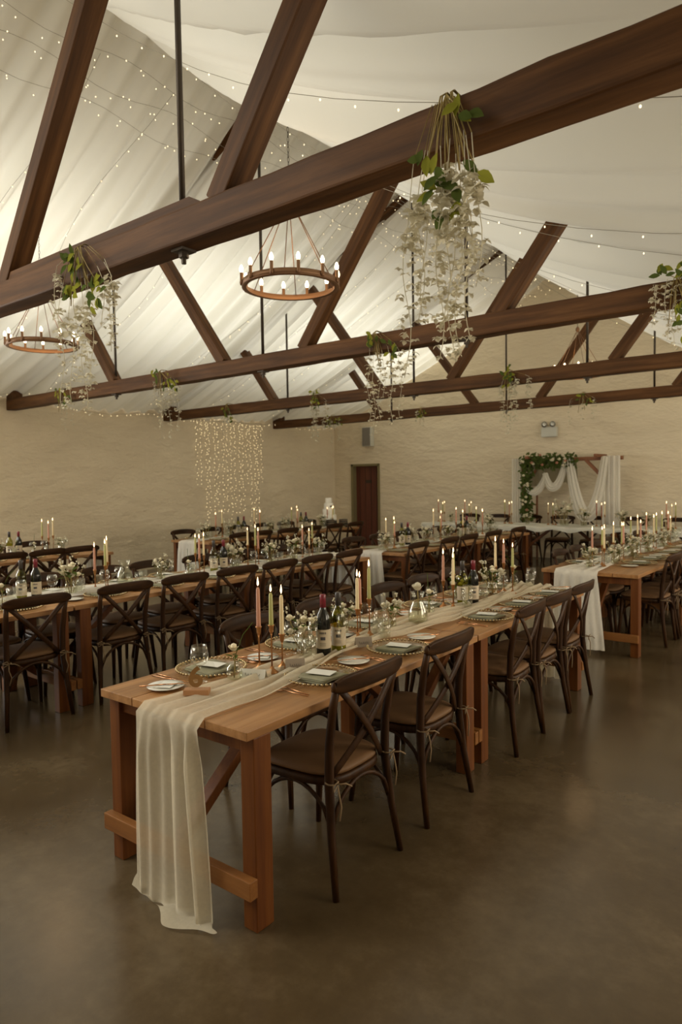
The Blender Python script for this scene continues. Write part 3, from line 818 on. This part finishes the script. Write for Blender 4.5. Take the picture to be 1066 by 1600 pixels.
# ------------------------------------------------------------ the other rows
KIN = ['dusty', 'olive', 'ivory']
def auto_row(key, trios, bots, bqs, cars, buds):
    r = ROWS[key]; nm = r['nm']; q = random.Random(ord(key))
    mid = lambda y, d=0: rowpt(r, TW/2+d, y)
    for i, y in enumerate(trios):
        ks = KIN[:]; q.shuffle(ks)
        pts = []
        for j, k in enumerate(ks):
            x, yy = mid(y+q.uniform(-.03, .03)+(.06 if j == 1 else -.03), (j-1)*.055); pts.append((x, yy, k, q.choice((.16, .18, .20, .22))))
        trio(pts, 'in the %s cluster on %s' % (ORD[i], nm))
    for i, y in enumerate(bots):
        x, yy = mid(y, .05); put('bottle_white', None, 'white wine bottle, %s on %s' % (ORD[i], nm), x, yy, G, R(50), 'white wine bottles')
        x, yy = mid(y+.10, .02); put('bottle_red', None, 'red wine bottle with burgundy foil, %s on %s' % (ORD[i], nm), x, yy, G, R(50), 'red wine bottles')
    for i, y in enumerate(bqs):
        x, yy = mid(y, q.uniform(-.08, .08)); bouquet(x, yy, '%s along %s' % (ORD[i], nm), q.randrange(4), s=q.uniform(.95, 1.25))
    for i, y in enumerate(cars):
        x, yy = mid(y, .08); put('carafe', None, 'pressed glass carafe, %s on %s' % (ORD[i], nm), x, yy, G, 0, 'carafes', (1.15, 1.15, 1.1))
    for i, y in enumerate(buds):
        x, yy = mid(y, -.06); bud(x, yy, '%s along %s' % (ORD[i], nm), q.uniform(0, 6))
    for side, ys in ((1, CH[key][0]), (-1, CH[key][1])):
        sn = 'open-floor' if side > 0 else 'curtain-wall'
        for k, y in enumerate(ys):
            x, yy = rowpt(r, .21 if side > 0 else TW-.21, y); rz = PI/2 if side > 0 else -PI/2
            lab = '%s from the entrance, %s side of %s' % (ORD[k], sn, nm)
            setting(x, yy, rz, lab, key in 'BC')
            lab2 = 'at the %s %s place of %s' % (ORD[k], sn, nm)
            put('wine', None, 'clear wine glass '+lab2, x-.20*side, yy+.12*side, G, 0, 'wine glasses')
            put('tumbler', None, 'pressed glass tumbler '+lab2, x-.20*side, yy-.12*side, G, 0, 'tumblers')
            if key in 'BC': put('sideplate', None, 'white side plate '+lab2, x-.02*side, yy-.27*side, Z+.002, 0, 'white side plates')
auto_row('C', [2.10, 3.17, 4.18, 4.88, 5.74], [2.50, 4.40], [2.84, 3.75, 4.68, 5.15, 5.5, 6.0], [3.42, 1.9], [2.3, 4.0])
auto_row('D', [7.16, 8.35, 9.0, 9.6], [7.48, 9.1], [6.95, 7.7, 8.05, 8.6, 9.4, 10.0], [], [7.32, 8.8])
auto_row('B', [6.72, 7.35, 7.95, 8.6, 9.3], [], [6.58, 6.98, 7.6, 8.2, 8.9, 9.6], [8.0], [7.15, 7.75])
auto_row('E', [3.6, 4.42], [3.95], [3.1, 3.75, 4.62], [], [4.2])
auto_row('F', [7.2, 8.02, 8.95, 9.95], [7.62, 9.15], [6.92, 7.4, 8.35, 8.75, 9.6], [], [8.55])
# top table pieces
for i, (x, ks) in enumerate(((-7.05, ['dusty', 'olive', 'ivory']), (-6.45, ['dusty', 'olive', 'ivory']), (-5.6, ['olive', 'dusty', 'ivory']), (-4.75, ['ivory', 'olive', 'dusty']), (-3.88, ['rust', 'rust', 'ivory']), (-2.75, ['dusty', 'ivory', 'olive']))):
    trio([(x+.07*(j-1), TOPY+.35+.05*(j % 2), k, (.22, .18, .2)[j]) for j, k in enumerate(ks)], 'in the %s top-table cluster from the door' % ORD[i])
for i, (x, s, v) in enumerate(((-6.8, .9, 0), (-6.0, .95, 1), (-5.2, 1.0, 3), (-4.5, 2.1, 2), (-4.15, 1.5, 0), (-3.5, 1.5, 1), (-3.1, 1.2, 3), (-2.4, 1.4, 2))):
    bouquet(x, TOPY+.3, '%s from the door on the top table' % ORD[i], v, s=s)
# cake
ck = thing('wedding_cake', 'tall white tiered cake on a dark stand, at the corner end of the curtain-side row', 'cake', (-8.32, 10.02, Z))
MB().lathe([(.15, 0), (.155, .06), (.15, .12), (.001, .12)], n=24).build('cake_stand', M['basket'], ck, True)
zz = .12
for k, (rr_, h) in enumerate(((.145, .11), (.115, .11), (.088, .11), (.062, .10))):
    MB().lathe([(rr_, zz), (rr_+.002, zz+.01), (rr_, zz+h-.006), (rr_-.008, zz+h), (.001, zz+h)], n=28).build('tier', M['icing'], ck, True); zz += h
MB().box((.075, -.03, .12+.27), (.05, .04, .03)).build('ornament', M['basket'], ck, bevel=.01)
for i, (x, y) in enumerate(((-8.0, 10.06), (-8.10, 9.80))):
    b = thing('basket_pot', 'dark banded pot %s the tall white cake' % ('just behind' if i == 0 else 'just in front of'), 'pot', (x, y, Z))
    MB().lathe([(.075, 0), (.085, .07), (.078, .15), (.07, .15), (.076, .07), (.001, .02)], n=20).build('pot_body', M['basket'], b, True)
    for zb in (.04, .09, .13): MB().lathe([(.084, zb-.005), (.089, zb), (.084, zb+.005)], n=20, close=False).build('hoop', M['cord'], b, True)

# ------------------------------------------------------------ chandeliers
def make_chandelier():
    t = thing('ring_chandelier', '', 'chandelier')
    rg = MB().lathe([(.345, -.02), (.355, -.02), (.355, .02), (.345, .02), (.345, -.02)], n=56, close=False)
    rg.build('ring', M['bronze'], t, True)
    MB().lathe([(.325, -.024), (.36, -.024), (.36, -.017), (.325, -.017), (.325, -.024)], n=56, close=False).build('ring_flange', M['bronze'], t, True)
    for k in range(12):
        a = 2*PI*k/12+.2; x, y = .36*math.cos(a), .36*math.sin(a)
        s = MB().lathe([(.012, -.02), (.015, 0), (.012, .01), (.012, .07)], (x, y, 0), 10).build('socket', M['bronze'], t, True)
        MB().lathe([(.008, .068), (.0155, .085), (.0155, .10), (.008, .122), (.001, .128)], (x, y, 0), 10).build('bulb', M['bulb'], s, True)
    for k in range(6):
        a = 2*PI*k/6+.45
        MB().tube([(.345*math.cos(a), .345*math.sin(a), .015), (.01*math.cos(a), .01*math.sin(a), .62)], .0035, 5).build('suspension_cord', M['bronze'], t, True)
    MB().lathe([(.001, .60), (.028, .62), (.028, .65), (.008, .68)], n=12).build('hub', M['bronze'], t, True)
    ch = MB()
    for k in range(26):
        z = .69+.036*k; ax = Vector((1, 0, 0)) if k % 2 else Vector((0, 1, 0))
        ch.tube([Vector((0, 0, z))+ax*.007*math.cos(b)+Vector((0, 0, .022*math.sin(b))) for b in [2*PI*i/8 for i in range(9)]], .002, 4, False)
    ch.build('chain', M['iron'], t)
    return t
for (x, y, z, lab) in ((-3.48, 3.79, 3.10, 'bronze ring chandelier of candle bulbs hanging between the first two trusses, over the front row'),
                       (-7.1, 3.79, 3.14, 'bronze ring chandelier of candle bulbs behind the wisteria, near the bare wall'),
                       (-3.48, 9.8, 3.10, 'bronze ring chandelier mostly hidden behind the far tie beams, before the arch')):
    place('chandelier', make_chandelier, lab, (x, y, z), .1*x, 'ring chandeliers')
    l = bpy.data.lights.new('chandelier_glow', 'POINT'); l.energy = 9; l.color = (1, .62, .3); l.shadow_soft_size = .2
    lo = bpy.data.objects.new('chandelier_glow', l); sc.collection.objects.link(lo); lo.location = (x, y, z+.2)

# ------------------------------------------------------------ wisteria garlands
def garland(label, x, ti, strands, leaves, seed, over=True, lz=0):
    q = random.Random(seed); ty = TRUSS_Y[ti]; yf = ty-.092
    t = thing('wisteria_garland', label, 'garland', (x, yf, TZ1), group='wisteria garlands')
    vine = MB()
    for k in range(4):
        dx = q.uniform(-.04, .04)
        vine.tube([(dx*.5, .12, .018), (dx*.6, .02, .02), (dx*.8, -.008, 0), (dx*1.6, -.012, -.10), (dx*2.5, -.014, -.2-.04*k)], .0032, 5)
    fl = MB(); fy = MB()
    for (dx, dz, n_, spread) in leaves:
        vine.tube([(0, -.008, .0), (dx*.5, -.02, dz*.5), (dx, -.018, dz)], .0028, 5)
        for k in range(n_):
            a = q.uniform(0, 6.28); p = (dx+q.uniform(-spread, spread), -.022-q.uniform(0, .03), dz+q.uniform(-spread, spread))
            tgt = fy if q.random() < .5 else fl
            tgt.leaf(p, (math.cos(a), -.25+q.uniform(-.2, .2), math.sin(a)-.45), (q.uniform(-.3, .3), -1, .2), q.uniform(.055, .082), q.uniform(.032, .042))
    for si, (dx, z0, L, dens) in enumerate(strands):
        st = MB(); y0 = -.015+q.uniform(-.02, .03); pts = [(dx*.35, -.012, -.02), (dx*.8, y0*.8, z0*.5-.02)]
        nn = max(4, int(L/.06)); ph = q.uniform(0, 6)
        for k in range(nn+1):
            pts.append((dx+.012*math.sin(k*.9+ph), y0+.012*math.cos(k*.8+ph), z0-L*k/nn))
        st.tube(pts[1:], .0018, 4); vine.tube(pts[:2], .0018, 4)
        for k in range(nn):
            z = z0-L*(k+.2)/nn; frac = k/nn; sz = (.0225-.004*frac)*(1 if ti < 2 else 1.25)*(1.4 if frac < .25 else 1)
            for j in range(dens if frac < .25 or frac > .6 else dens-1):
                a = q.uniform(0, 6.28); c = Vector((dx+.012*math.sin(k*.9+ph)+.022*math.cos(a), y0+.022*math.sin(a), z-q.uniform(0, .05)))
                for pz in range(3):
                    b = a+pz*2.1+q.uniform(-.3, .3)
                    st.leaf(c, (math.cos(b), math.sin(b), q.uniform(-.5, .3)), (q.uniform(-.4, .4), q.uniform(-.4, .4), 1), sz, sz*.95, .35)
        st.build('blossom_strand', M['petal'], t, True)
    vine.build('vine', M['stem'], t, True)
    if fl.v: fl.build('foliage', M['leaf'], t, True)
    if fy.v: fy.build('young_foliage', M['leafy'], t, True)
    return t
garland('large white wisteria garland hanging from the near tie beam, over open floor', -1.24, 0,
        [(-.16, -.36, .62, 4), (-.12, -.28, .5, 5), (.0, -.22, .6, 5), (.09, -.26, .62, 4), (-.10, -.30, .45, 4), (-.04, -.30, .62, 4), (.02, -.28, .66, 4), (.06, -.34, .30, 3), (.10, -.30, .30, 4), (.13, -.30, .40, 3), (-.02, -.32, .35, 4), (.05, -.40, .50, 3)],
        [(.07, -.09, 5, .035), (-.07, -.20, 3, .03), (-.05, -.26, 4, .05), (.02, -.33, 6, .06), (.12, -.3, 2, .03), (.0, -.38, 4, .05)], 1)
garland('white wisteria garland with broad green leaves on the near tie beam, above a ring chandelier', -3.65, 0,
        [(-.24, -.06, .50, 3), (-.20, -.30, .62, 3), (-.13, -.36, .52, 3), (.0, -.35, .60, 4), (.05, -.32, .50, 4), (.10, -.30, .52, 3), (.22, -.24, .24, 3), (.30, -.22, .34, 3), (.36, -.22, .42, 4), (-.08, -.3, .34, 3)],
        [(-.04, -.10, 8, .05), (.0, -.14, 9, .07), (-.04, -.24, 7, .06), (.16, -.30, 11, .09), (.22, -.26, 9, .08)], 2)
garland('white wisteria garland on the second truss, in front of the bare plaster wall', -6.95, 1,
        [(-.12, -.1, .30, 3), (.02, -.12, .42, 3), (.0, -.3, .4, 3), (.16, -.2, .62, 3), (.34, -.2, .55, 3), (.26, -.15, .35, 3), (-.02, -.5, .3, 2)],
        [(-.05, -.02, 8, .07), (.22, -.16, 10, .09), (.30, -.2, 5, .05)], 3)
garland('wisteria garland with dark leaves near the wall end of the second truss', -9.25, 1,
        [(.0, -.14, .36, 2), (.12, -.14, .45, 2), (.26, -.2, .35, 2)], [(-.05, -.06, 10, .08), (.22, -.18, 9, .08)], 4)
garland('white wisteria garland on the second truss, straight above the front row', -3.74, 1,
        [(-.06, -.2, .62, 3), (.05, -.15, .65, 3), (.0, -.4, .55, 3), (.20, -.25, .62, 4), (.28, -.2, .6, 3), (.12, -.3, .3, 3)],
        [(.0, -.03, 8, .06), (.0, -.12, 5, .05), (.22, -.16, 9, .07)], 5)
garland('leafy white wisteria garland near the open-floor end of the second truss', -1.16, 1,
        [(-.14, -.02, .30, 4), (-.06, .0, .42, 4), (.0, -.02, .35, 4), (.14, -.06, .50, 4), (.2, .0, .35, 4), (-.02, -.3, .2, 2), (.1, -.2, .45, 3)],
        [(-.1, .06, 6, .05), (.06, .04, 6, .06), (.12, -.1, 7, .07), (.08, -.25, 7, .07), (.1, -.35, 6, .06)], 6)
garland('small wisteria garland on the third truss, over the light curtain', -9.1, 2, [(-.06, -.2, .3, 2), (.08, -.2, .2, 2)], [(.0, -.1, 8, .09), (.16, -.25, 5, .05)], 7)
garland('white wisteria garland on the third truss, left of the wall speaker', -7.06, 2, [(-.05, -.08, .6, 4), (.02, -.2, .55, 4), (.22, -.12, .4, 3)], [(.0, -.02, 8, .07), (.05, -.15, 6, .08)], 8)
garland('dark leaved wisteria garland on the last truss, left of the wall speaker', -9.2, 3, [(-.2, -.05, .25, 3), (.0, -.1, .5, 2), (.2, -.05, .5, 3)], [(-.05, -.12, 12, .1), (.2, -.1, 8, .08)], 9)
garland('white wisteria garland on the third truss, above the emergency light', -3.8, 2, [(-.08, -.15, .5, 4), (.03, -.12, .62, 4), (.1, -.1, .55, 4), (.28, -.1, .4, 4), (-.02, -.5, .3, 2)], [(-.02, -.03, 9, .08), (.03, -.12, 8, .07)], 10)
garland('short wisteria spray on the last truss, right of the wall speaker', -7.0, 3, [(-.06, -.05, .2, 4), (.04, -.12, .25, 4)], [(.06, -.12, 8, .08)], 11)
garland('thin wisteria spray on the last truss, right of the emergency light', -3.9, 3, [(-.22, -.1, .4, 2), (.0, -.12, .3, 2), (.18, -.1, .35, 3)], [(.0, -.05, 5, .06), (.12, -.12, 4, .06)], 12)
for l_ in [o for o in sc.objects if o.name.startswith('wisteria_garland')]:
    l_['label'] = l_['label'].replace(', left of', ', on the corner side of').replace(', right of', ', on the arch side of')

# ------------------------------------------------------------ fairy lights
bulb_me = None
def fairy(label, pts, n, seed, group='fairy light strings', jitter=.02, drop=.03, maxparts=60):
    global bulb_me
    q = random.Random(seed); t = thing('fairy_light_string', label, 'fairy lights', pts[0], group=group); o0 = Vector(pts[0])
    P = [Vector(p)-o0 for p in pts]
    MB().tube(P, .0018, 5).build('cable', M['wire'], t)
    seg = [0]
    for a, b in zip(P, P[1:]): seg.append(seg[-1]+(b-a).length)
    rest = MB()
    for k in range(n):
        s = seg[-1]*(k+.5)/n; i = max(j for j in range(len(P)-1) if seg[j] <= s)
        u = (s-seg[i])/max(1e-6, seg[i+1]-seg[i]); p = P[i].lerp(P[i+1], u)+Vector((q.uniform(-jitter, jitter), q.uniform(-jitter, jitter), -drop*q.uniform(.4, 1.2)))
        if k < maxparts:
            if bulb_me is None:
                bb = MB().ball((0, 0, 0), .0055, 6, 1.4).build('bulb', M['fairy'], t, True); bulb_me = bb.data
            else:
                bb = bpy.data.objects.new('bulb', bulb_me); sc.collection.objects.link(bb); bb.parent = t
            bb.location = p
        else: rest.ball(p, .0062, 6, 1.3)
    if rest.v:
        o = rest.build('bulb', M['fairy'], t, True); o['kind'] = 'stuff'
def lslope(x, y, off=.12):
    u = (x-XL)/(XRIDGE-XL); return ZEAVE+(ZRIDGE-ZEAVE)*u-.26*4*u*(1-u)*(1-.25*u)-off
k = 0
for i, y in enumerate((2.5, 3.5, 4.3, 5.6, 7.5, 7.6, 8.8, 9.8, 10.8)):
    pts = [(XRIDGE-.25-5.0*j/14, y+.1*math.sin(j*.7+i), lslope(XRIDGE-.25-5.0*j/14, y)) for j in range(15)]
    fairy('fairy light string down the pleated drape, %s from the entrance' % ORD[i], pts, 26, 100+i)
for i, y in enumerate((2.9, 4.2, 5.0, 6.3, 7.1, 8.6, 9.9)):
    pts = []
    for j in range(16):
        x = XRIDGE+.1+6.2*j/15; z, u = right_drape_z(x, y); pts.append((x, y+.12*math.sin(j*.5+i), z-.12-.10*math.sin(PI*min(1, u))))
    fairy('fairy light string under the swagged drape, %s from the entrance' % ORD[i], pts, 24, 200+i)
for i in range(3):                                   # along the ridge, drooping between trusses
    pts = []
    for j in range(56):
        y = 2.4+11*j/55; pts.append((XRIDGE-.12-.22*i, y, ZRIDGE-.30-.12*i-.10*math.sin(PI*(y-2.28+.8*i)/1.5)**2))
    fairy('fairy light string along the ridge, %s from the swagged drape' % ORD[i], pts, 90, 300+i, jitter=.08, drop=.06, maxparts=90)
pts = [(XL+.1, 6.0+7.3*j/30, 2.98-.10*abs(math.sin(PI*(6.0+7.3*j/30-6)/1.8))) for j in range(31)]
fairy('fairy light string along the eave above the light curtain', pts, 70, 400, jitter=.04, maxparts=70)
pts = [(XL+.15, 2.2+3.6*j/16, 3.05+.10*math.sin(j*.5)) for j in range(17)]
fairy('fairy light string along the eave above the bare wall', pts, 30, 401, jitter=.04)
# the light curtain
t = thing('light_curtain', 'curtain of warm fairy lights hanging down the plaster wall', 'fairy lights', (XL+.05, 9.9, 2.9))
q = random.Random(5); cnt = 0; rest = MB()
MB().tube([(0, -.95, 0), (0, .95, .02)], .004, 5).build('top_cable', M['wire'], t)
for s in range(17):
    y = -.92+1.84*s/16+q.uniform(-.02, .02); L = q.choice((2.2, 2.2, 1.3, 1.9))
    MB().tube([(.0, y, 0), (.004, y+.01, -L*.5), (0, y, -L)], .0016, 4).build('strand', M['wire'], t)
    n = int(L*17)
    for k in range(n):
        u = (k+q.random())/n; z = -.03-L*u**1.25
        p = (q.uniform(-.01, .02), y+q.uniform(-.03, .03), z)
        if cnt < 100 and q.random() < .3:
            bb = bpy.data.objects.new('bulb', bulb_me); sc.collection.objects.link(bb); bb.parent = t; bb.location = p; cnt += 1
        else: rest.ball(p, .0062, 6, 1.2)
o = rest.build('bulb', M['fairy'], t, True); o['kind'] = 'stuff'

# ------------------------------------------------------------ far wall fittings
t = thing('emergency_light', 'pale twin-spot emergency light on the far wall above the arch', 'light', (-5.32, YF, 2.60))
MB().box((0, -.05, -.05), (.32, .1, .2)).build('housing', M['lamphouse'], t, bevel=.01)
for s in (-1, 1):
    h_ = MB().lathe([(.03, 0), (.055, .04), (.06, .07), (.001, .06)], n=16).xf(Matrix.Translation((s*.085, -.05, .09)) @ Matrix.Rotation(R(80), 4, 'X')).build('spot_head', M['grey'], t, True)
    MB().lathe([(.05, 0), (.03, .012), (.001, .015)], n=14).xf(Matrix.Translation((s*.085, -.118, .1)) @ Matrix.Rotation(R(80), 4, 'X')).build('lens', M['lens'], h_, True)
t = thing('wall_speaker', 'grey wall speaker high in the corner above the door', 'speaker', (-9.83, YF, 2.68))
MB().box((0, -.08, 0), (.26, .15, .46)).build('cabinet', M['lamphouse'], t, bevel=.01)
MB().box((0, -.158, 0), (.235, .01, .435)).build('grille', M['grey'], t, bevel=.004)
MB().lathe([(.014, 0), (.014, .006)], n=12).xf(Matrix.Translation((.0, -.162, -.15)) @ Matrix.Rotation(R(90), 4, 'X')).build('badge', M['lens'], t)

# ------------------------------------------------------------ the wedding arch
AY = 13.0; AX0, AX1, AZ = -5.80, -3.90, 1.98
t = thing('wedding_arch', 'timber wedding arch with braced corners against the far wall', 'arch', ((AX0+AX1)/2, AY, 0))
hx = (AX1-AX0)/2
local_bar('crossbeam', (AX0-.1, AY, AZ), (AX1+.12, AY, AZ), .09, .07, M['archwood'], t)
for s in (-1, 1):
    local_bar('post', ((AX0+AX1)/2+s*hx*.90, AY, 0), ((AX0+AX1)/2+s*hx*.90, AY, AZ-.03), .09, .09, M['archwood'], t)
    local_bar('brace', ((AX0+AX1)/2+s*hx*.90, AY-.02, AZ-.5), ((AX0+AX1)/2+s*hx*.42, AY-.02, AZ-.02), .06, .06, M['archwood'], t)
    local_bar('end_bearer', ((AX0+AX1)/2+s*hx*.7, AY-.3, AZ+.05), ((AX0+AX1)/2+s*hx*.7, AY+.3, AZ+.05), .06, .06, M['archwood'], t)
lt = thing('lattice_panel', 'narrow brown lattice panel standing inside the arch behind the top table', 'panel', (AX0+.26, AY+.05, 0))
for x in (-.1, .1): MB().box((x, 0, .68), (.03, .03, 1.36)).build('upright', M['archwood'], lt)
for k in range(6): MB().box((0, 0, .3+.2*k), (.2, .02, .03)).build('rung', M['archwood'], lt)
for s, x0, x1 in ((0, AX0-.10, AX0+.10), (1, AX1-.22, AX1+.10)):
    tag(MB().grid(lambda u, v: (x0+(x1-x0)*u, AY-.10-.02*math.sin(u*22)-.01*math.sin(u*47+v*3), .04+(AZ-.0)*v), 40, 12).build('arch_drape', M['chiffon'], None, True),
        'narrow straight white drape down the %s post of the arch' % ('flower-covered' if s == 0 else 'bare'), 'drape')
def swag(label, x0, x1, z0, z1, sag, wd, y, seed):
    def path(t): return Vector((x0+(x1-x0)*t, 0, z0+(z1-z0)*t-sag*(1-abs(2*t-1)**2.3)))
    def fn(u, v):
        p = path(u); d_ = (path(min(1, u+.01))-path(max(0, u-.01))).normalized(); n = Vector((-d_.z, 0, d_.x))
        w_ = wd*(.55+.45*math.sin(PI*u))
        q_ = p+n*(v-.5)*w_
        return (q_.x, y-.022*math.sin(v*21+seed+u*2)-.05*math.sin(PI*v), q_.z)
    tag(MB().grid(fn, 48, 22).build('arch_swag', M['chiffon'], None, True), label, 'drape')
swag('deep white chiffon swag hanging from the bare half of the arch', -4.72, -4.06, AZ+.02, AZ+.02, 1.08, .26, AY-.14, 1)
swag('short white chiffon swag in the middle of the arch crossbeam', -5.20, -4.80, AZ-.26, AZ-.02, .38, .17, AY-.14, 2)
swag('long white chiffon swag from the flowered corner of the arch', -5.58, -5.17, AZ-.52, AZ-.26, .22, .15, AY-.15, 3)
tag(MB().grid(lambda u, v: (-5.60+.98*u+.10*v*u, AY-.06-.015*math.sin(u*30), AZ-.03-(.50-.12*u+.85*max(0, (u-.72)/.28)**1.5)*v), 40, 14).build('arch_voile', M['duskvoile'], None, True), 'dark olive voile hanging behind the white swags of the arch', 'drape')
q = random.Random(77)
gt = thing('flower_garland', 'thick green and cream flower garland over the corner of the arch', 'garland', (AX0+.15, AY-.12, AZ))
fl = MB(); fb = MB()
path = [(.05+.95*u, 0, -.02) for u in [k/26 for k in range(27)]]+[(.09-.03*math.sin(k), 0, -.05-1.12*k/24) for k in range(25)]
for i, p in enumerate(path):
    thick = .13 if i < 27 else .12*(1-.3*(i-27)/24)
    for k in range(16):
        c = Vector(p)+Vector((q.gauss(0, .05), q.uniform(-.08, .02), q.gauss(0, thick*.5)))
        fl.leaf(c, (q.uniform(-1, 1), q.uniform(-1, .2), q.uniform(-1, .6)), (0, -1, .3), q.uniform(.06, .11), .04)
    if q.random() < .5:
        rose_mb(MB(), (p[0]+q.gauss(0, .05), -.10, p[2]+q.gauss(0, .05)), .042, i).build('blossom', M['rose'] if q.random() < .7 else M['dusty'], gt, True)
fl.build('foliage', M['leaf'], gt, True)
